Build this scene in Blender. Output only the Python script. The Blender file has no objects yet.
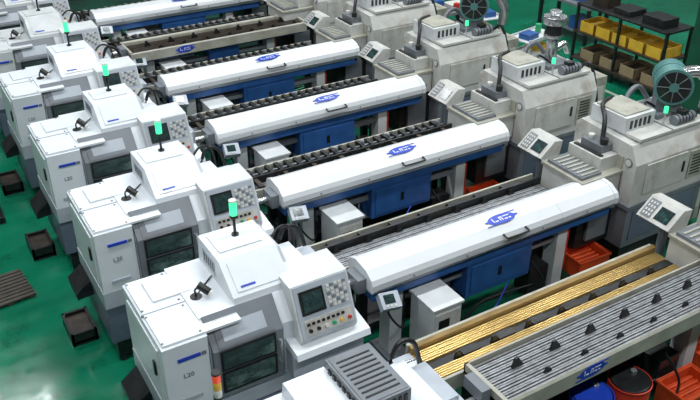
import bpy, bmesh, math, random
from mathutils import Vector, Matrix
random.seed(4)
sc=bpy.context.scene
sc.view_settings.view_transform='Standard'
sc.view_settings.look='None'
# ------------------------------------------------ materials
def mat(name,col,rough=.5,metal=0.,noise=.0,scale=6.,dirt=None,dirt_amt=.0,emit=None,es=0,bump=0.,stretch=None,coat=0):
    m=bpy.data.materials.new(name); m.use_nodes=True
    nt=m.node_tree; b=nt.nodes['Principled BSDF']
    b.inputs['Base Color'].default_value=(*col,1); b.inputs['Roughness'].default_value=rough
    b.inputs['Metallic'].default_value=metal
    b.inputs['Coat Weight'].default_value=coat
    tc=nt.nodes.new('ShaderNodeTexCoord'); mp=nt.nodes.new('ShaderNodeMapping')
    nt.links.new(tc.outputs['Object'],mp.inputs[0])
    if stretch: mp.inputs['Scale'].default_value=stretch
    n=nt.nodes.new('ShaderNodeTexNoise'); n.inputs['Scale'].default_value=scale; n.inputs['Detail'].default_value=6
    nt.links.new(mp.outputs[0],n.inputs['Vector'])
    r=nt.nodes.new('ShaderNodeValToRGB')
    r.color_ramp.elements[0].position=.35; r.color_ramp.elements[1].position=.65
    lo=tuple(c*(1-noise) for c in col); hi=tuple(min(1,c*(1+noise*.5)) for c in col)
    r.color_ramp.elements[0].color=(*lo,1); r.color_ramp.elements[1].color=(*hi,1)
    nt.links.new(n.outputs['Fac'],r.inputs[0])
    out=r.outputs[0]
    if dirt:
        n2=nt.nodes.new('ShaderNodeTexNoise'); n2.inputs['Scale'].default_value=scale*.45; n2.inputs['Detail'].default_value=8
        n2.inputs['Roughness'].default_value=.7
        nt.links.new(mp.outputs[0],n2.inputs['Vector'])
        r2=nt.nodes.new('ShaderNodeValToRGB'); r2.color_ramp.elements[0].position=.52; r2.color_ramp.elements[1].position=.72
        r2.color_ramp.elements[0].color=(0,0,0,1); r2.color_ramp.elements[1].color=(dirt_amt,)*3+(1,)
        nt.links.new(n2.outputs['Fac'],r2.inputs[0])
        mx=nt.nodes.new('ShaderNodeMixRGB'); mx.inputs[2].default_value=(*dirt,1)
        nt.links.new(r2.outputs[0],mx.inputs[0]); nt.links.new(out,mx.inputs[1]); out=mx.outputs[0]
    nt.links.new(out,b.inputs['Base Color'])
    if emit:
        b.inputs['Emission Color'].default_value=(*emit,1); b.inputs['Emission Strength'].default_value=es
    return m
M={}
M['white']=mat('white_paint',(.67,.71,.75),.30,0,.04,3,(.42,.43,.42),.2)
M['hood']=mat('hood_paint',(.64,.67,.69),.25,0,.03,2,(.42,.43,.42),.25)
M['offwhite']=mat('offwhite_paint',(.52,.525,.50),.38,0,.12,4,(.22,.17,.12),.75)
M['cell']=mat('older_white_paint',(.57,.60,.61),.38,0,.1,4,(.34,.31,.27),.45)
M['beige']=mat('beige_paint',(.36,.355,.30),.45,0,.15,5,(.13,.11,.07),.6)
M['grey']=mat('grey_paint',(.16,.178,.20),.38,0,.1,5,(.06,.06,.06),.4)
M['lgrey']=mat('light_grey_paint',(.38,.42,.47),.38,0,.08,5)
M['bluegrey']=mat('bluegrey_paint',(.115,.145,.20),.38,0,.12,5,(.03,.03,.035),.5)
M['dark']=mat('dark_oily_metal',(.018,.020,.022),.35,.2,.4,12,(.055,.04,.025),.5)
M['black']=mat('black_plastic',(.008,.009,.010),.4,0,.2,8)
M['brown']=mat('brown_oily_steel',(.05,.038,.028),.35,.2,.4,9,(.010,.010,.010),.6)
M['blue']=mat('blue_paint',(.025,.095,.29),.35,0,.15,5,(.02,.035,.09),.4)
M['logo']=mat('logo_blue',(.012,.05,.42),.35,0,.05,5)
M['steel']=mat('bright_steel',(.55,.57,.59),.25,.75,.12,20,stretch=(1,8,8))
M['alu']=mat('alu_slats',(.30,.315,.33),.32,.5,.25,14,(.08,.075,.07),.45)
M['chrome']=mat('galvanised_duct',(.55,.56,.57),.22,.9,.15,8)
M['wood']=mat('tan_tray',(.30,.20,.075),.35,.25,.25,5,(.10,.065,.03),.6,stretch=(1,6,6))
M['brass']=mat('brass_bar',(.62,.44,.17),.28,.7,.2,9,(.3,.2,.08),.5,stretch=(1,8,8))
M['glass']=mat('window_glass',(.022,.036,.038),.08,0,.8,5,(.20,.30,.27),.85,stretch=(1,1,2.2),emit=(.10,.22,.18),es=.06)  # lit interior painted into the glass: pale green streaks and faint glow
M['screen']=mat('screen_glass',(.02,.03,.035),.12,0,.5,30,(.05,.15,.13),.7,emit=(.05,.2,.15),es=.06)
M['teal']=mat('teal_paint',(.08,.22,.21),.4,0,.15,5,(.05,.08,.07),.4)
M['red']=mat('red_paint',(.50,.03,.012),.45,0,.1,5)
M['orange']=mat('orange_plastic',(.68,.075,.015),.45,0,.15,5)
M['greenp']=mat('green_plastic',(.015,.30,.12),.5,0,.2,5)
M['yellow']=mat('yellow_plastic',(.72,.44,.04),.45,0,.15,5)
M['dgreen']=mat('dark_green_paint',(.010,.08,.045),.4,0,.2,3)
M['key']=mat('key_caps',(.55,.55,.51),.5)
M['lampg']=mat('signal_lens_green',(.02,.55,.22),.3,emit=(.06,1,.36),es=1.3)
M['lampr']=mat('signal_lens_red',(.75,.08,.04),.3,emit=(1,.08,.03),es=.3)
M['lampw']=mat('signal_lens_clear',(.6,.62,.58),.3)
M['tube']=mat('tube_light',(1,1,1),.5,emit=(.93,.97,1),es=3)
M['ceil']=mat('ceiling_paint',(.18,.19,.20),.8)
M['wall']=mat('wall_paint',(.16,.18,.18),.7,0,.08,2)
M['line']=mat('line_paint',(.35,.42,.34),.5,0,.2,6,(.02,.14,.09),.7)
M['pallet']=mat('duckboard',(.05,.044,.034),.7,0,.3,8)
M['cream']=mat('carton',(.30,.22,.13),.7,0,.1,5)
# floor
fm=bpy.data.materials.new('green_epoxy_floor'); fm.use_nodes=True; nt=fm.node_tree; b=nt.nodes['Principled BSDF']
tc=nt.nodes.new('ShaderNodeTexCoord')
def nz(s,d=8,r=.6):
    n=nt.nodes.new('ShaderNodeTexNoise'); n.inputs['Scale'].default_value=s; n.inputs['Detail'].default_value=d; n.inputs['Roughness'].default_value=r
    nt.links.new(tc.outputs['Object'],n.inputs['Vector']); return n
def ramp(i,p0,c0,p1,c1):
    r=nt.nodes.new('ShaderNodeValToRGB'); e=r.color_ramp.elements; e[0].position=p0;e[1].position=p1;e[0].color=(*c0,1);e[1].color=(*c1,1)
    nt.links.new(i,r.inputs[0]); return r.outputs[0]
n1=nz(.6); c1=ramp(n1.outputs['Fac'],.3,(.002,.095,.048),.7,(.006,.185,.098))
n2=nz(1.7,10,.75); f2=ramp(n2.outputs['Fac'],.52,(0,0,0),.70,(.8,.8,.8))
mx=nt.nodes.new('ShaderNodeMixRGB'); mx.inputs[2].default_value=(.006,.026,.02,1)
nt.links.new(f2,mx.inputs[0]); nt.links.new(c1,mx.inputs[1])
# darker, blotchy floor colour between the machines, where the feeders stand
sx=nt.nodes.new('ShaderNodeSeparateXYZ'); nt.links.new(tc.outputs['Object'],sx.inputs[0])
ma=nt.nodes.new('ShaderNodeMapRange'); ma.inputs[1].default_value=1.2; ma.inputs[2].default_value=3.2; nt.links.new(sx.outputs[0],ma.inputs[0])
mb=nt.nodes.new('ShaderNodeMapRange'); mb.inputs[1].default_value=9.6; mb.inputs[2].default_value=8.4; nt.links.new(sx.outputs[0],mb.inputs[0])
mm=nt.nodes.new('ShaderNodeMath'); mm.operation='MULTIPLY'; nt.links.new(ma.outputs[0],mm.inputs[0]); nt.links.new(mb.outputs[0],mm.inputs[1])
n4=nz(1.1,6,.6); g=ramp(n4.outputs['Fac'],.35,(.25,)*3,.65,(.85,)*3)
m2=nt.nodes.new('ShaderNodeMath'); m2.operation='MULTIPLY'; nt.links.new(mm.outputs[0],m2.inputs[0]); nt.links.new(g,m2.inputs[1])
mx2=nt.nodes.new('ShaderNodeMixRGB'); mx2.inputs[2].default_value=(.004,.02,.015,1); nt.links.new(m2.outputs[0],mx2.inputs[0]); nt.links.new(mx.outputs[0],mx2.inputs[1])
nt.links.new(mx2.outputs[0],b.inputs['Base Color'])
r1=ramp(nz(3).outputs['Fac'],.3,(.07,)*3,.7,(.24,)*3); nt.links.new(r1,b.inputs['Roughness'])
M['floor']=fm

# ------------------------------------------------ builder
class B:
    def __init__(s): s.v=[];s.f=[];s.m=[];s.sm=[];s.mats=[];s.T=Matrix.Identity(4)
    def mi(s,m):
        if m not in s.mats: s.mats.append(m)
        return s.mats.index(m)
    def add(s,vs,fs,m,sm=None):
        o=len(s.v); s.v+=[tuple(s.T@Vector(p)) for p in vs]; k=s.mi(m)
        for i,f in enumerate(fs):
            s.f.append([o+a for a in f]); s.m.append(k); s.sm.append(bool(sm and sm[i]))
    def box(s,x0,y0,z0,x1,y1,z1,m):
        s.add([(x0,y0,z0),(x1,y0,z0),(x1,y1,z0),(x0,y1,z0),(x0,y0,z1),(x1,y0,z1),(x1,y1,z1),(x0,y1,z1)],
          [(0,3,2,1),(4,5,6,7),(0,1,5,4),(1,2,6,5),(2,3,7,6),(3,0,4,7)],m)
    def px(s,pts,x0,x1,m):
        n=len(pts); s.add([(x0,p[0],p[1]) for p in pts]+[(x1,p[0],p[1]) for p in pts],
          [tuple(range(n)),tuple(range(2*n-1,n-1,-1))]+[(i,(i+1)%n,n+(i+1)%n,n+i) for i in range(n)],m)
    def py(s,pts,y0,y1,m):
        n=len(pts); s.add([(p[0],y0,p[1]) for p in pts]+[(p[0],y1,p[1]) for p in pts],
          [tuple(range(n)),tuple(range(2*n-1,n-1,-1))]+[(i,(i+1)%n,n+(i+1)%n,n+i) for i in range(n)],m)
    def pz(s,pts,z0,z1,m):
        n=len(pts); s.add([(p[0],p[1],z0) for p in pts]+[(p[0],p[1],z1) for p in pts],
          [tuple(range(n)),tuple(range(2*n-1,n-1,-1))]+[(i,(i+1)%n,n+(i+1)%n,n+i) for i in range(n)],m)
    def cyl(s,p0,p1,r,m,seg=16,r1=None):
        p0=Vector(p0);p1=Vector(p1); r1=r if r1 is None else r1
        q=(p1-p0).to_track_quat('Z','Y'); L=(p1-p0).length
        vs=[];
        for k,(rr,z) in enumerate(((r,0),(r1,L))):
            for i in range(seg):
                a=2*math.pi*i/seg; vs.append(tuple(p0+q@Vector((rr*math.cos(a),rr*math.sin(a),z))))
        fs=[(i,(i+1)%seg,seg+(i+1)%seg,seg+i) for i in range(seg)]+[tuple(range(seg-1,-1,-1)),tuple(range(seg,2*seg))]
        s.add(vs,fs,m,[True]*seg+[False]*2)
    def tube(s,pts,r,m,seg=8):
        P=[Vector(p) for p in pts]; P=[P[0]*2-P[1]]+P+[P[-1]*2-P[-2]]
        c=[]
        for i in range(1,len(P)-2):
            for t in [k/6 for k in range(6)]:
                a,b_,c_,d=P[i-1],P[i],P[i+1],P[i+2]
                c.append(.5*((2*b_)+(c_-a)*t+(2*a-5*b_+4*c_-d)*t*t+(3*b_-a-3*c_+d)*t**3))
        c.append(P[-2]); vs=[];fs=[]
        for i,p in enumerate(c):
            d=(c[min(i+1,len(c)-1)]-c[max(i-1,0)]).normalized(); up=Vector((0,0,1)) if abs(d.z)<.95 else Vector((1,0,0))
            u=d.cross(up).normalized(); w=u.cross(d)
            for k in range(seg):
                a=2*math.pi*k/seg; vs.append(tuple(p+u*r*math.cos(a)+w*r*math.sin(a)))
        for i in range(len(c)-1):
            for k in range(seg): fs.append((i*seg+k,i*seg+(k+1)%seg,(i+1)*seg+(k+1)%seg,(i+1)*seg+k))
        s.add(vs,fs,m,[True]*len(fs))
    def text(s,txt,size,mtx,m,ext=.002):
        cu=bpy.data.curves.new('t','FONT'); cu.body=txt; cu.size=size; cu.extrude=ext; cu.align_x='CENTER'; cu.align_y='CENTER'
        cu.resolution_u=2
        o=bpy.data.objects.new('t',cu); me=o.to_mesh()
        s.add([tuple(mtx@v.co) for v in me.vertices],[tuple(p.vertices) for p in me.polygons],m)
        o.to_mesh_clear(); bpy.data.objects.remove(o); bpy.data.curves.remove(cu)
    def mesh(s,name):
        me=bpy.data.meshes.new(name); me.from_pydata(s.v,[],s.f)
        for m in s.mats: me.materials.append(M[m])
        me.polygons.foreach_set('material_index',s.m); me.polygons.foreach_set('use_smooth',s.sm)
        bm=bmesh.new(); bm.from_mesh(me); bmesh.ops.recalc_face_normals(bm,faces=bm.faces); bm.to_mesh(me); bm.free()
        return me
def place(name,me,loc=(0,0,0),rz=0,bevel=.008):
    o=bpy.data.objects.new(name,me); sc.collection.objects.link(o); o.location=loc; o.rotation_euler=(0,0,rz)
    if bevel:
        md=o.modifiers.new('bevel','BEVEL'); md.width=bevel; md.segments=2; md.limit_method='ANGLE'; md.angle_limit=math.radians(50); md.use_clamp_overlap=True
    return o
RX=lambda d:Matrix.Rotation(math.radians(d),4,'X')
RY=lambda d:Matrix.Rotation(math.radians(d),4,'Y')
RZ=lambda d:Matrix.Rotation(math.radians(d),4,'Z')
TR=lambda x,y,z:Matrix.Translation((x,y,z))
I4=Matrix.Identity(4)

# ------------------------------------------------ new-style sliding head lathe
def lathe(W='white',variant=0):
    b=B()
    for x in(.1,1.75):
        for y in(.1,.95): b.cyl((x,y,0),(x,y,.09),.05,'dark',12)
    b.box(.05,.05,.08,1.82,1.0,.3,'dark')
    b.box(.0,.02,.3,1.86,1.03,.78,'bluegrey')
    b.box(-.01,-.0,.78,1.9,1.04,.98,'lgrey')
    b.box(0,0,.98,.40,1.05,1.70,W)
    b.px([(0.02,.98),(.02,1.52),(.2,1.74),(1.05,1.74),(1.05,.98)],.40,1.28,W)
    b.box(.02,.03,1.70,.72,1.03,1.725,W)
    b.box(.0,.5,1.70,.72,.512,1.732,'lgrey')
    b.box(.15,.62,1.725,.5,.95,1.745,W)
    b.box(.395,-.002,.98,.402,.02,1.7,'grey'); b.box(1.278,.01,.98,1.284,.125,1.5,'grey')
    for x in(.03,.36): 
        for y in(.06,.46,.56,1.0): b.cyl((x,y,1.724),(x,y,1.73),.012,'grey',8)
    b.px([(-.035,1.0),(-.035,1.52),(.17,1.77),(.2,1.74),(.02,1.52),(.02,1.0)],.42,1.08,'grey')
    def onface(x0,x1,z0,z1,m,t=.006): b.box(x0,-.035-t,z0,x1,-.03,z1,m)
    onface(.48,1.0,1.29,1.51,'black',.012); onface(.50,.98,1.31,1.49,'glass',.014)
    onface(.48,1.0,1.05,1.27,'black',.012); onface(.50,.98,1.07,1.25,'glass',.014)
    b.T=TR(0,-.035,1.52)@RX(math.degrees(math.atan2(.25,.205)))
    b.box(.48,.015,-.004,1.0,.26,.010,'grey'); b.box(.5,.03,-.004,.98,.245,.013,'grey'); b.box(.54,.06,.012,.94,.21,.016,'lgrey'); b.T=I4
    b.cyl((1.035,-.075,1.14),(1.035,-.075,1.44),.012,'steel',10); b.box(1.02,-.075,1.16,1.05,-.035,1.18,'steel'); b.box(1.02,-.075,1.4,1.05,-.035,1.42,'steel')
    b.box(.12,-.012,1.53,.32,0,1.56,'logo'); b.box(.33,-.012,1.53,.37,0,1.56,'grey')
    b.box(.1,-.01,1.08,.3,0,1.12,'lgrey')
    b.text('L20',.065,TR(.2,-.003,1.36)@RX(90),'grey')
    b.box(-.012,.12,1.05,0,.93,1.62,W)
    b.box(-.03,.2,1.3,-.012,.24,1.45,'black')
    # chip chute + low chip tray
    b.py([(0,.80),(-.18,.66),(-.18,.58),(0,.6)],.6,1.0,'dark')
    b.box(-.34,.56,.03,-.05,1.02,.06,'dark')
    for (a0,c0,a1,c1) in((-.34,.56,-.05,.59),(-.34,.99,-.05,1.02),(-.34,.56,-.31,1.02),(-.08,.56,-.05,1.02)): b.box(a0,c0,.0,a1,c1,.17,'dark')
    b.box(-.31,.59,.06,-.08,.99,.13,'brown')
    if variant==0:
        b.px([(.2,1.72),(.22,1.80),(.52,2.02),(1.0,2.02),(1.03,1.72)],.74,1.30,W)
        b.px([(.30,1.72),(.32,1.78),(.56,1.95),(1.0,1.95),(1.0,1.72)],1.30,1.36,'lgrey')
        b.box(.80,.62,2.02,1.22,.95,2.035,W)
        b.box(.735,.62,1.80,.74,.9,1.95,'lgrey')
        b.T=TR(0,.22,1.80)@RX(math.degrees(math.atan2(.22,.30)))
        b.box(.80,.04,0,1.24,.33,.01,W); b.box(.84,.07,.01,.98,.09,.014,'logo'); b.T=I4
        for i in range(5): b.box(.738,.64+i*.05,1.84,.732,.66+i*.05,1.93,'black')
    else:
        b.px([(.2,1.72),(.22,1.78),(.45,1.88),(1.0,1.88),(1.03,1.72)],.60,.95,W)
        b.box(.95,.40,1.72,1.34,.98,1.96,'grey')
        for i in range(7): b.box(.98+i*.05,.388,1.75,1.005+i*.05,.401,1.93,'dark')
        b.box(.97,.42,1.955,1.32,.96,1.966,'grey')
        for i in range(9): b.box(1.0,.47+i*.052,1.96,1.29,.485+i*.052,1.972,'dark')
        for i in range(7): b.box(.938,.46+i*.07,1.78,.951,.5+i*.07,1.92,'dark')
    b.box(1.28,.12,.98,1.86,1.02,1.52,W)
    b.px([(.3,1.52),(.34,1.72),(.9,1.72),(1.0,1.52)],1.36,1.62,W)
    b.box(1.66,.45,1.52,1.84,.9,1.60,'lgrey')
    b.px([(-.22,1.24),(-.2,1.30),(.12,1.36),(.12,1.2)],1.12,1.88,W)
    b.box(1.12,-.12,.98,1.86,.12,1.24,'lgrey')
    if variant==0:
        b.px([(-.12,1.33),(-.14,1.38),(.06,1.84),(.42,1.86),(.46,1.33)],1.20,1.78,'cell')
        b.T=TR(0,-.14,1.38)@RX(math.degrees(math.atan2(.46,.20)))
        b.box(1.22,.0,-.0,1.76,.49,.012,'lgrey')
        b.box(1.26,.22,.012,1.50,.44,.024,'black'); b.box(1.285,.245,.024,1.475,.415,.028,'screen')
        for i in range(5):
            for j in range(6): b.box(1.535+i*.042,.22+j*.037,.012,1.565+i*.042,.245+j*.037,.022,'key' if (i+j)%3 else 'grey')
        b.box(1.26,.03,.012,1.74,.17,.018,'offwhite')
        for i,c in enumerate(['black','black','key','greenp','yellow','red']): b.cyl((1.30+i*.08,.075,.018),(1.30+i*.08,.075,.045),.017,c,10)
        for i in range(8): b.box(1.28+i*.05,.12,.018,1.31+i*.05,.145,.026,'dark')
        b.T=I4
    b.box(1.3,-.005,.4,1.8,.02,.75,'grey'); b.box(.5,-.0,.4,1.2,.02,.75,'bluegrey')
    if variant==0:
        b.cyl((.5,.5,1.725),(.5,.5,1.745),.055,'black'); b.tube([(.5,.5,1.74),(.5,.5,1.82),(.56,.46,1.84)],.010,'black')
        b.cyl((.53,.50,1.86),(.60,.42,1.80),.036,'black',12); b.cyl((.598,.423,1.802),(.61,.41,1.79),.035,'lampw',12)
        b.tube([(.5,.5,1.74),(.6,.6,1.74),(.73,.7,1.76)],.007,'black')
        b.cyl((1.04,.82,2.02),(1.04,.82,2.05),.035,'black'); b.cyl((1.04,.82,2.03),(1.04,.82,2.22),.014,'black',10)
        b.cyl((1.04,.82,2.22),(1.04,.82,2.25),.036,'black'); b.cyl((1.04,.82,2.25),(1.04,.82,2.39),.034,'lampg'); b.cyl((1.04,.82,2.39),(1.04,.82,2.405),.036,'lampw')
    else:
        b.cyl((.1,1.0,1.72),(.1,1.0,2.0),.014,'steel',10)
        b.cyl((.1,1.0,1.98),(.1,1.0,2.0),.036,'black'); b.cyl((.1,1.0,2.0),(.1,1.0,2.07),.03,'lampw'); b.cyl((.1,1.0,2.07),(.1,1.0,2.14),.03,'yellow'); b.cyl((.1,1.0,2.14),(.1,1.0,2.21),.03,'lampr'); b.cyl((.1,1.0,2.21),(.1,1.0,2.225),.034,'black')
    b.box(1.86,.58,1.0,2.05,.86,1.3,'lgrey')
    b.cyl((2.05,.72,1.10),(2.33,.72,1.10),.04,'steel',14)
    b.tube([(1.5,.95,1.6),(1.6,.95,1.85),(1.75,.95,1.8),(1.85,.98,1.5),(1.95,.98,1.1),(1.9,.95,.6)],.022,'black')
    if variant==0: b.tube([(1.36,.8,1.85),(1.5,.85,1.95),(1.65,.9,1.85),(1.7,.92,1.5)],.014,'black')
    b.tube([(1.9,.3,.9),(2.05,.25,.7),(2.1,.4,.3),(2.0,.6,.05),(2.3,.9,.03)],.022,'black')
    b.tube([(1.88,.9,.8),(2.1,1.05,.5),(2.15,1.0,.15),(2.3,1.1,.04)],.03,'dark')
    return b
lm=lathe().mesh('cnc_lathe'); lg=lathe('cell').mesh('cnc_lathe_grey'); l0=lathe('white',1).mesh('cnc_lathe_open')
for k in range(1,7):
    place('cnc_lathe' if k==1 else f'cnc_lathe.{k-1:03d}', lm if k<5 else lg,(1.25,3.05+2*k,0))
place('cnc_lathe.006',l0,(1.25,3.05,0))

# ------------------------------------------------ bar feeder with hood
def logo(b,x,y,z,ang,s=1):
    b.T=TR(x,y,z)@RX(ang)
    n=28; b.pz([(.185*s*math.cos(2*math.pi*i/n),.075*s*math.sin(2*math.pi*i/n)) for i in range(n)],0,.004,'logo')
    b.box(-.06*s,.058*s,0,.23*s,.070*s,.005,'logo'); b.box(-.23*s,-.070*s,0,.06*s,-.058*s,.005,'logo')
    b.box(-.22*s,-.012*s,0,.22*s,.012*s,.0045,'logo')
    for i,(x0,w) in enumerate([(-.12,.012),(-.095,.04),(-.03,.012),(.0,.012),(.03,.04),(.085,.03)]):
        b.box(x0*s,-.03*s,.004,(x0+w)*s,(.03 if w<.02 else -.015)*s,.007,'white')
    b.box(-.03*s,.018*s,.004,.015*s,.03*s,.007,'white'); b.box(.03*s,.018*s,.004,.115*s,.03*s,.007,'white')
    b.T=I4
def under(b,L=3.5,tank=True):
    b.box(.03,-.17,-.16+1.07,L-.03,.17,1.07,'blue')
    b.box(.0,-.2,1.03,L,.2,1.075,'lgrey')
    if tank:
        b.box(1.3,-.15,.45,2.25,.15,.93,'blue'); b.box(1.36,-.165,.5,2.19,-.15,.86,'blue'); b.box(1.75,-.172,.62,1.8,-.165,.74,'black')
    for x in(.3,2.72):
        b.box(x,-.1,.03,x+.16,.1,.92,'cell'); b.box(x-.06,-.2,0,x+.22,.2,.03,'grey')
        b.box(x+.165,-.1,.3,x+.19,-.04,.9,'red' if x>1 else 'black')
    b.box(.5,-.06,.7,2.7,.06,.76,'grey')
    b.box(.95,.0,.03,1.25,.16,.5,'dark'); b.box(2.35,-.08,.03,2.65,.16,.4,'dark')
    b.box(.10,-.32,.92,.14,-.17,.96,'grey')
    b.T=TR(.12,-.33,.98)@RX(35)@RZ(-8)
    b.box(-.1,-.08,-.05,.12,.1,.04,'lgrey'); b.box(-.06,-.03,.04,.06,.07,.046,'screen')
    for i in range(3): b.box(-.06+i*.045,-.065,.04,-.035+i*.045,-.045,.05,'key')
    b.T=I4
    b.tube([(.1,-.3,.93),(.2,-.28,.7),(.35,-.26,.5),(.5,-.1,.45)],.012,'black')
    b.tube([(1.9,-.2,.5),(1.6,-.3,.25),(1.2,-.32,.2),(1.0,-.1,.4)],.010,'logo')
    b.tube([(2.3,-.12,.6),(2.4,-.3,.3),(2.2,-.35,.1),(1.8,-.3,.05)],.014,'black')
    b.tube([(.6,.1,.7),(.8,.15,.2),(1.2,-.1,.05),(1.8,.1,.04),(2.4,-.1,.2)],.018,'black')
def feeder():
    b=B(); under(b)
    prof=[(-.225,1.07),(-.235,1.09),(-.235,1.16),(-.21,1.215),(-.10,1.285),(.10,1.31),(.2,1.27),(.235,1.19),(.235,1.07)]
    b.px(prof,0,3.5,'hood')
    pr2=[(p[0]*1.03,1.07+(p[1]-1.07)*1.03) for p in prof]
    for x in(-.02,3.46): b.px(pr2,x,x+.06,'hood')
    b.px([(p[0]*1.004,1.07+(p[1]-1.07)*1.004) for p in prof],2.6,2.604,'lgrey')
    b.box(0,-.241,1.085,3.5,-.236,1.095,'grey')
    logo(b,1.82,-.045,1.299,math.degrees(math.atan2(.025,.2)),1.05)
    b.tube([(1.72,-.215,1.215),(1.72,-.275,1.2),(1.76,-.29,1.2),(2.0,-.29,1.2),(2.04,-.275,1.2),(2.04,-.215,1.215)],.012,'black')
    b.box(-.12,-.12,1.03,-.02,.12,1.2,'grey'); b.box(3.52,-.14,.95,3.6,.14,1.2,'grey')
    for x in(.5,1.2,2.3,3.0): b.cyl((x,-.236,1.12),(x,-.242,1.12),.012,'grey',8)
    return b
fmh=feeder().mesh('bar_feeder')
def openfeeder(slat='alu'):
    b=B(); under(b,tank=False)
    if slat!='alu': b.box(1.5,-.15,.5,2.1,.15,.93,'blue')
    b.box(0,-.27,1.07,3.5,.27,1.10,'dark')
    b.px([(-.30,.98),(-.30,1.14),(-.28,1.16),(-.26,1.14),(-.27,.98)],0,3.5,'beige')
    b.px([(.25,1.05),(.25,1.17),(.27,1.17),(.27,1.05)],0,3.5,'beige')
    for i in range(17): b.box(.03,-.25+i*.029,1.10,3.47,-.232+i*.029,1.125+.004*(i%3),slat)
    for x in(0,3.46): b.box(x,-.29,1.05,x+.04,.27,1.17,'beige')
    for i in range(7):
        x=.35+i*.45; b.py([(x,1.12),(x+.03,1.22),(x+.06,1.23),(x+.14,1.12)],.03,.055,'black')
        b.py([(x+.2,1.12),(x+.23,1.18),(x+.26,1.18),(x+.3,1.12)],-.16,-.14,'black')
    if slat!='alu': b.px([(.28,1.17),(.31,1.19),(.38,1.15),(.42,1.05),(.405,1.05),(.365,1.135),(.31,1.17)],0,3.5,'beige')
    logo(b,1.0,-.302,1.075,90,.85)
    b.box(-.12,-.12,1.08,-.02,.12,1.2,'grey')
    return b
fo=openfeeder().mesh('bar_feeder_open'); fo2=openfeeder('brown').mesh('bar_feeder_open_brown')
o=place('bar_feeder.006',fo,(3.62,3.80,0),bevel=.003); o.scale=(1,1,1.06)
for k in range(1,7):
    place('bar_feeder' if k==1 else f'bar_feeder.{k-1:03d}', fo2 if k==5 else fmh,(3.6,3.75+2*k,0),bevel=.004)

# ------------------------------------------------ trough feeder for older machines
def trough(style=0,x0=0):
    b=B(); L=3.3; side='beige'
    b.box(x0,-.26,.98,L,.26,1.02,'brown')
    b.box(x0,-.28,.9,L,-.25,1.08,side); b.box(x0,.25,.9,L,.28,1.10,side)
    if style==0:
        b.box(x0,-.03,1.02,L,.0,1.13,'dark')
        for y in(-.2,-.15,-.1): b.cyl((x0+.05,y,1.05),(L-.05,y,1.05),.010,'grey',8)
        b.box(x0,.05,1.02,L,.2,1.06,'dark'); b.cyl((x0+.05,.12,1.08),(L-.05,.12,1.08),.014,'grey',8)
        n=22
        for i in range(n):
            x=x0+.12+i*(L-x0-.2)/n
            b.box(x,.02,1.06,x+.05,.23,1.12,'black'); b.box(x+.05,-.24,1.02,x+.075,-.05,1.09,'black')
            if i%3==0: b.box(x,-.25,1.09,x+.06,.25,1.11,'brown'); b.cyl((x+.05,.12,1.1),(x+.05,.12,1.16),.025,'grey',10)
    elif style==1:
        for i in range(9): b.box(x0+.05,-.24+i*.036,1.02,L-.05,-.216+i*.036,1.05+.004*(i%2),'alu')
        b.box(x0,.1,1.02,L,.13,1.13,'dark')
        for i in range(7):
            x=x0+.2+i*.42; b.box(x,.13,1.05,x+.22,.23,1.1,'black'); b.py([(x,1.05),(x+.03,1.12),(x+.1,1.05)],.05,.07,'black')
    else:
        b.box(x0,-.22,1.02,L,.24,1.03,'wood'); b.box(x0,-.10,1.03,L,.02,1.035,'black')
        for i in range(5): b.cyl((x0+.03,-.205+i*.026,1.045),(L-.02,-.205+i*.026,1.045),.0125,'brass',8)
        for i in range(6): b.cyl((x0+.03,.035+i*.026,1.047+.003*(i%2)),(L-.02,.035+i*.026,1.047),.0125,'brass',8)
        b.px([(.19,1.03),(.19,1.10),(.23,1.12),(.24,1.03)],x0,L,'wood')
        for i in range(7):
            x=x0+.3+i*.43; b.py([(x,1.04),(x+.02,1.12),(x+.06,1.13),(x+.1,1.04)],-.08,-.06,'black'); b.box(x+.1,-.09,1.03,x+.3,.0,1.07,'dark')
        for i in range(9): b.cyl((-.62,-.16+i*.036,1.06+.01*(i%2)),(-.02,-.14+i*.03,1.06),.013,'steel',8)
        b.box(-.62,-.22,.96,0,.22,1.04,'lgrey')
        for x in(-.55,): b.box(x,-.15,0,x+.06,.15,.96,'grey')
    for x in(max(x0,.4),2.0,3.1):
        b.box(x,-.2,.03,x+.1,-.1,.9,'dark'); b.box(x,.1,.03,x+.1,.2,.9,'dark'); b.box(x-.04,-.26,0,x+.14,.26,.03,'dark')
        b.box(x,-.1,.3,x+.1,.1,.36,'dark')
    b.box(x0+.2,-.18,.8,L-.1,.18,.9,'dark')
    b.box(1.0,-.2,.25,1.6,.2,.65,'grey'); b.box(.3,-.22,.03,2.9,.22,.12,'dark'); b.cyl((2.3,0,.2),(2.8,0,.2),.09,'dark',16)
    b.tube([(.2,.1,.9),(.5,.2,.6),(.9,.15,.5),(1.2,.0,.65)],.02,'black'); b.tube([(1.6,0,.5),(1.9,-.15,.55),(2.3,-.1,.4),(2.5,0,.25)],.022,'black')
    return b
t=[trough(i).mesh('trough_bar_feeder') for i in range(3)]
for k,(st) in enumerate([2,1,0,0,0,0,0]):
    place('trough_bar_feeder' if k==0 else f'trough_bar_feeder.{k:03d}',t[st],(3.42,4.40 if k==0 else 4.33+2*k,0),bevel=.003)

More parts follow.
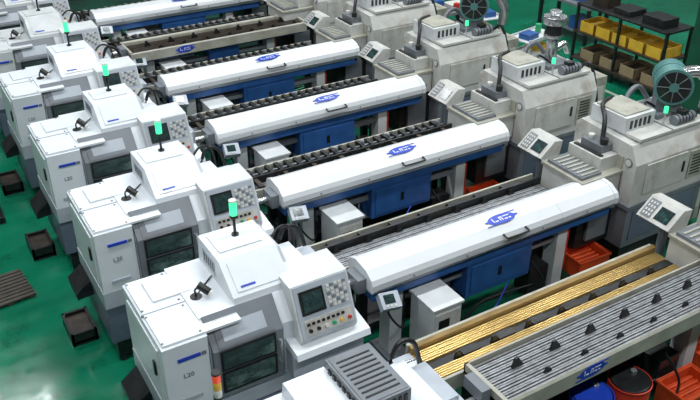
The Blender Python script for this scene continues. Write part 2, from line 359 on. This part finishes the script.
# ------------------------------------------------ older lathes on the right
def oldlathe():
    b=B()
    b.box(.05,.05,.0,1.35,1.0,.25,'dark')
    b.box(0,0,.25,1.4,1.05,.85,'grey')
    b.px([(0,.85),(0,1.45),(.12,1.68),(.98,1.72),(1.05,1.66),(1.05,.85)],.0,1.4,'offwhite')
    b.box(-.02,-.02,.82,1.42,1.07,.88,'grey')
    b.box(.12,.1,1.70,1.3,.96,1.74,'offwhite'); b.box(.68,.1,1.735,.70,.96,1.75,'grey')
    b.box(.1,.35,1.72,.62,.92,1.93,'cell'); b.box(.13,.40,1.93,.58,.88,1.95,'beige')
    for i in range(5): b.box(.18+i*.08,.342,1.77,.22+i*.08,.352,1.88,'dark')
    b.box(.75,.4,1.72,1.2,.85,1.80,'grey')
    b.cyl((.80,.2,1.80),(1.15,.2,1.80),.065,'grey',18); b.cyl((1.15,.2,1.80),(1.2,.2,1.80),.045,'dark',16); b.box(.9,.16,1.86,1.02,.26,1.91,'dark')
    for i in range(5): b.cyl((.84+i*.06,.2,1.80),(.855+i*.06,.2,1.80),.07,'dark',18)
    b.box(.2,-.015,1.0,.95,0,1.42,'offwhite'); b.box(.88,-.03,1.15,.91,-.015,1.3,'black'); b.box(1.02,-.015,1.0,1.3,0,1.4,'beige')
    for i in range(7): b.box(1.06,-.02,1.05+i*.045,1.26,-.014,1.07+i*.045,'dark')
    b.box(.1,-.012,.35,.65,0,.78,'bluegrey'); b.box(.75,-.012,.35,1.3,0,.78,'bluegrey')
    b.box(-.015,.2,.95,0,.85,1.5,'beige'); b.box(-.02,.3,1.05,-.01,.75,1.4,'offwhite')
    b.cyl((.0,.12,1.45),(-.012,.12,1.45),.06,'grey',20); b.cyl((-.012,.12,1.45),(-.016,.12,1.45),.045,'key',20)
    b.box(-.68,.2,.95,0,.88,1.30,'offwhite'); b.box(-.70,.18,1.28,0,.9,1.32,'beige')
    b.box(-.65,.24,1.32,-.32,.84,1.36,'grey')
    for i in range(7): b.box(-.63,.27+i*.08,1.36,-.34,.30+i*.08,1.375,'beige')
    b.box(-.6,.24,.3,0,.84,.95,'dark'); b.box(-.45,.2,.4,-.1,.24,.85,'grey')
    b.box(-.30,.3,1.32,0,.85,1.50,'offwhite'); b.box(-.27,.34,1.5,-.22,.8,1.52,'dark')
    b.box(-.2,.4,1.5,-.02,.75,1.6,'grey'); b.cyl((-.12,.45,1.6),(-.12,.45,1.68),.05,'dark',16); b.cyl((-.12,.66,1.6),(-.12,.66,1.66),.04,'key',16)
    b.py([(-.66,1.30),(-.72,1.35),(-.50,1.54),(-.36,1.52),(-.40,1.30)],.90,1.34,'offwhite')
    b.T=TR(-.72,.9,1.35)@RY(-math.degrees(math.atan2(.19,.22)))
    b.box(.05,.06,.0,.22,.24,.008,'screen'); b.box(.03,.28,0,.26,.41,.008,'grey')
    for i in range(4):
        for j in range(3): b.box(.05+i*.05,.295+j*.037,.008,.08+i*.05,.315+j*.037,.014,'key')
    b.T=I4
    b.cyl((-.50,1.1,0),(-.50,1.1,1.32),.05,'grey',12)
    b.tube([(-.1,.5,1.6),(.0,.6,1.85),(.15,.8,1.95),(.4,.9,1.95)],.03,'dark')
    b.tube([(.7,.9,1.72),(.8,.95,1.9),(1.0,.97,1.95),(1.2,.95,1.74)],.035,'grey')
    b.tube([(.62,.5,1.85),(.72,.6,1.92),(.85,.55,1.85),(.9,.5,1.8)],.018,'black')
    b.tube([(1.3,.3,1.74),(1.38,.2,1.8),(1.45,.1,1.5),(1.42,-.05,1.0),(1.42,-.08,.3)],.025,'dark')
    b.cyl((.68,.25,1.74),(.68,.25,1.92),.015,'steel',8); b.cyl((.68,.25,1.92),(.68,.25,2.0),.028,'lampg',10)
    b.box(1.4,.15,.1,1.75,1.0,1.55,'beige'); b.box(1.45,.14,.3,1.7,.15,1.4,'offwhite')
    return b
om=oldlathe().mesh('older_cnc_lathe')
for k in range(7):
    place('turning_machine' if k==0 else f'turning_machine.{k:03d}',om,(7.45,3.6+2*k,0))
def fan():
    b=B()
    b.cyl((0,-.2,.0),(0,.2,.0),.19,'teal',28); b.cyl((0,-.23,0),(0,-.2,0),.215,'teal',28); b.cyl((0,-.236,0),(0,-.231,0),.185,'black',28)
    for i in range(8):
        a=i*math.pi/4; b.cyl((.03*math.cos(a),-.24,.03*math.sin(a)),(.18*math.cos(a),-.24,.18*math.sin(a)),.006,'grey',6)
    b.cyl((0,-.25,0),(0,-.237,0),.055,'teal',20)
    b.cyl((0,.2,0),(0,.36,0),.12,'dark',20); b.cyl((0,.03,0),(0,.07,0),.198,'teal',28)
    b.box(-.14,-.15,-.33,.14,.17,-.15,'grey'); b.tube([(.1,0,.1),(.3,0,.12),(.42,0,-.05),(.42,.0,-.3)],.07,'chrome',14)
    return b
fn=fan().mesh('mist_extractor_fan')
for i,y in enumerate((6.15,10.15)):
    o=place('mist_extractor_fan' if i==0 else 'mist_extractor_fan.001',fn,(8.52,y,2.17),-.75,.004); o.scale=(1.12,)*3
b=B(); b.cyl((0,0,0),(0,0,.35),.09,'chrome',20); b.cyl((0,0,.35),(0,0,.4),.14,'chrome',20); b.cyl((0,0,.4),(0,0,.55),.14,'dark',20,.1); b.cyl((0,0,.55),(0,0,.66),.17,'chrome',24); b.cyl((0,0,.66),(0,0,.74),.05,'chrome',16,.09)
b.tube([(.09,0,.15),(.25,0,.2),(.35,.0,.05)],.05,'chrome')
place('exhaust_duct',b.mesh('exhaust_duct'),(8.43,8.22,1.81),0,.003)

# ------------------------------------------------ floor clutter
b=B(); b.box(0,0,.04,.36,.42,.82,'cell'); b.box(.02,-.012,.1,.34,0,.76,'offwhite'); b.box(.06,-.018,.55,.2,-.012,.68,'black')
b.box(-.02,-.02,.82,.38,.44,.85,'cell'); b.box(0,0,0,.36,.42,.04,'dark')
for i in range(5): b.box(.24,-.016,.2+i*.05,.32,-.012,.22+i*.05,'dark')
cab=b.mesh('electrical_cabinet')
for k in range(6): place('electrical_cabinet' if k==0 else f'electrical_cabinet.{k:03d}',cab,(4.15,5.20+2*k,0))
def crate(c,fill):
    b=B(); b.box(0,0,0,.5,.36,.02,c)
    b.box(0,0,.02,.5,.02,.26,c); b.box(0,.34,.02,.5,.36,.26,c); b.box(0,.02,.02,.02,.34,.26,c); b.box(.48,.02,.02,.5,.34,.26,c)
    b.box(-.015,-.015,.24,.515,0,.27,c); b.box(-.015,.36,.24,.515,.375,.27,c); b.box(-.015,0,.24,0,.36,.27,c); b.box(.5,0,.24,.515,.36,.27,c)
    b.box(.03,.03,.02,.47,.33,.15,fill)
    for i in range(4): b.cyl((.05,.07+i*.07,.17),(.45,.07+i*.07,.17),.02,'steel' if fill=='dark' else fill,8)
    return b.mesh('crate')
cr=crate('orange','dark'); cg=crate('greenp','greenp')
ro=crate('orange','orange')
pos=[(6.75,5.60,ro),(6.3,5.05,ro),(6.7,7.5,ro),(5.9,7.05,cr),(6.6,3.5,ro),(5.9,3.3,ro),(6.2,9.1,ro),(6.9,9.45,cr),(6.95,7.05,cg)]
for i,(x,y,m) in enumerate(pos): place('plastic_crate' if i==0 else f'plastic_crate.{i:03d}',m,(x,y,0),random.uniform(-.08,.08),.003)
def drum(c,lab,h=.58):
    b=B(); b.cyl((0,0,0),(0,0,h),.2,c,28)
    for z in(.0,h*.33,h*.66,h-.02): b.cyl((0,0,z),(0,0,z+.02),.208,c,28)
    b.cyl((0,0,h),(0,0,h+.005),.185,'dark' if c!='logo' else c,28); b.cyl((.1,.05,h),(.1,.05,h+.03),.03,'steel',12)
    b.text('OIL',.14,TR(0,-.206,h*.55)@RX(90),lab); return b.mesh('oil_drum')
place('oil_drum',drum('logo','white',.75),(4.75,3.55,0),0,.003); place('oil_drum.001',drum('red','white',.75),(5.2,3.5,0),0,.003)
place('oil_drum.002',drum('black','grey'),(3.5,7.0,.0),0,.003)
place('oil_drum.003',drum('black','grey'),(3.5,9.0,.0),0,.003)
b=B()
for i in range(9): b.box(0,i*.075,.03,.62,i*.075+.055,.055,'pallet')
for x in(.02,.28,.54): b.box(x,0,0,x+.06,.655,.03,'pallet')
place('duckboard',b.mesh('duckboard'),(.15,8.75,0),.1,.003)
b=B(); b.box(0,0,0,.5,.7,.02,'dark'); b.box(0,0,.02,.5,.02,.1,'dark'); b.box(0,.68,.02,.5,.7,.1,'dark'); b.box(0,.02,.02,.02,.68,.1,'dark'); b.box(.48,.02,.02,.5,.68,.1,'dark')
b.box(.05,.08,.02,.4,.5,.06,'brown')
dt=b.mesh('drip_tray')
place('drip_tray',dt,(.28,10.8,0))
# shelf rack
b=B()
for x in(0,.65):
    for y in(0,1.1,2.2): b.box(x,y,0,x+.05,y+.05,1.35,'dark')
for z in(.2,.75,1.3): b.box(-.02,0,z,.72,2.25,z+.04,'dark' if z>1 else 'brown')
for z,n,c in((.24,4,'cream'),(.79,5,'yellow')):
    for i in range(n):
        y=.08+i*2.1/n; h=.2
        b.box(.04,y,z,.6,y+.02,z+h,c); b.box(.04,y+.36,z,.6,y+.38,z+h,c); b.box(.04,y,z,.06,y+.38,z+h,c); b.box(.58,y,z,.6,y+.38,z+h,c); b.box(.06,y+.02,z,.58,y+.36,z+.12,'brown' if c=='cream' else 'yellow')
b.box(.1,.2,1.34,.5,.7,1.5,'dark'); b.box(.1,1.0,1.34,.55,1.4,1.45,'dark'); b.box(.15,1.6,1.34,.5,2.0,1.55,'brown')
place('storage_shelf',b.mesh('storage_shelf'),(12.1,9.0,0),0,.004)
# column
b=B(); b.box(-.3,-.22,0,.3,-.19,8.6,'dgreen'); b.box(-.3,.19,0,.3,.22,8.6,'dgreen'); b.box(-.02,-.19,0,.02,.19,8.6,'dgreen'); b.box(-.36,-.3,0,.36,.3,.03,'dgreen')
place('steel_column',b.mesh('steel_column'),(12.45,8.3,0),math.pi/2,.004)
# trolley
b=B()
for z in(.25,.6,.92):
    b.box(0,0,z,.9,.5,z+.025,'cell'); b.box(0,0,z+.025,.9,.015,z+.07,'cell'); b.box(0,.485,z+.025,.9,.5,z+.07,'cell')
for x in(0,.87):
    for y in(0,.47):
        b.box(x,y,.1,x+.03,y+.03,1.0,'cell'); b.cyl((x+.015,y,.05),(x+.015,y+.03,.05),.05,'black',14); b.box(x,y+.0,.06,x+.03,y+.03,.12,'grey')
b.box(.1,.1,.945,.4,.35,1.05,'blue'); b.box(.5,.12,.625,.8,.4,.74,'yellow'); b.cyl((.65,.3,.945),(.65,.3,1.12),.06,'greenp')
tm=b.mesh('tool_trolley')
place('tool_trolley',tm,(10.4,10.7,0),.2,.003); place('tool_trolley.001',tm,(11.0,12.2,0),1.4,.003)
b=B(); b.box(0,0,.8,1.6,.7,.86,'grey')
for x in(.03,1.5):
    for y in(.03,.6): b.box(x,y,0,x+.07,y+.07,.8,'dark')
b.box(.1,.1,.2,1.5,.6,.24,'grey'); b.box(.2,.15,.24,.7,.55,.5,'blue'); b.box(.3,.2,.86,.8,.5,1.1,'blue'); b.box(1.0,.2,.86,1.4,.5,.95,'key'); b.box(1.05,.1,.86,1.15,.2,1.0,'red')
place('workbench',b.mesh('workbench'),(9.6,13.2,0),.0,.004)
place('workbench.001',bpy.data.meshes['workbench'],(13.9,11.9,0),1.57,.004)
b=B(); b.cyl((0,0,0),(0,0,.6),.2,'greenp',20,.24); b.cyl((0,0,.6),(0,0,.63),.25,'greenp',20); b.cyl((0,0,.63),(0,0,.635),.2,'dark',20)
place('waste_bin',b.mesh('waste_bin'),(10.0,8.8,0),0,.003)
b=B()
for k in range(6):
    y=4.95+2*k
    b.tube([(3.3,y,.03),(4.2,y+.12,.03),(5.3,y-.05,.03),(6.5,y+.1,.03),(7.3,y,.03)],.025,'black')
    b.tube([(3.3,y+.1,.02),(4.0,y-.02,.02),(5.0,y+.14,.02),(6.2,y-.02,.02),(7.2,y+.15,.02)],.016,'greenp')
place('floor_cables',b.mesh('floor_cables'),(0,0,0),0,0)

# ------------------------------------------------ room
def room(n,x0,y0,z0,x1,y1,z1,m):
    b=B(); b.box(x0,y0,z0,x1,y1,z1,m); return place(n,b.mesh(n),(0,0,0),0,0)
X0,X1,Y0,Y1,H=-4,19,-4,22,8.6
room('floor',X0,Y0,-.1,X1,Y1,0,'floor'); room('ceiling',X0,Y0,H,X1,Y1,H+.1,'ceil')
room('wall_left',X0-.1,Y0,0,X0,Y1,H,'wall'); room('wall_right',X1,Y0,0,X1+.1,Y1,H,'wall')
room('wall_front',X0,Y0-.1,0,X1,Y0,H,'wall'); room('wall_back',X0,Y1,0,X1,Y1+.1,H,'wall')
room('baseboard_right',X1-.03,Y0,0,X1,Y1,.15,'dgreen'); room('baseboard_back',X0,Y1-.03,0,X1,Y1,.15,'dgreen')
b=B(); 
for x in(9.75,11.7): b.box(x,Y0+1,.0,x+.08,Y1-1,.004,'line')
for y in(7.3,11.8): b.box(9.83,y,.0,11.7,y+.08,.004,'line')
place('floor_marking',b.mesh('floor_marking'),(0,0,0),0,0)
# ceiling lights
b=B(); b.box(-1.8,-.18,.0,1.8,.18,.06,'white'); b.box(-1.75,-.12,-.03,1.75,-.05,0,'tube'); b.box(-1.75,.05,-.03,1.75,.12,0,'tube')
for x in(-1.5,1.5): b.cyl((x,0,.06),(x,0,.7),.012,'steel',8)
lmz=b.mesh('ceiling_light'); i=0
for x in(-.5,5,10.5,16):
    for y in(1,6,11,16):
        o=place('ceiling_light' if i==0 else f'ceiling_light.{i:03d}',lmz,(x,y,7.9),0,0)
        l=bpy.data.lights.new('tube_area','AREA'); l.shape='RECTANGLE'; l.size=3.5; l.size_y=.35; l.energy=165; l.color=(.95,.98,1); l.spread=math.radians(145)
        lo=bpy.data.objects.new('lamp',l); sc.collection.objects.link(lo); lo.parent=o; lo.location=(0,0,-.06); i+=1
w=bpy.data.worlds.new('w'); sc.world=w; w.use_nodes=True; w.node_tree.nodes['Background'].inputs[0].default_value=(.6,.7,.8,1); w.node_tree.nodes['Background'].inputs[1].default_value=.1
# ------------------------------------------------ camera
cam=bpy.data.cameras.new('camera'); co=bpy.data.objects.new('camera',cam); sc.collection.objects.link(co); sc.camera=co
cam.lens=36*800/700; cam.sensor_width=36
R=Vector((.857,-.515,0)).normalized(); F=Vector((.444,.739,-.506)).normalized(); U=R.cross(F)
m=Matrix((( R.x,U.x,-F.x,0),(R.y,U.y,-F.y,0),(R.z,U.z,-F.z,0),(0,0,0,1))); m.translation=Vector((0,0,6.05)); co.matrix_world=m
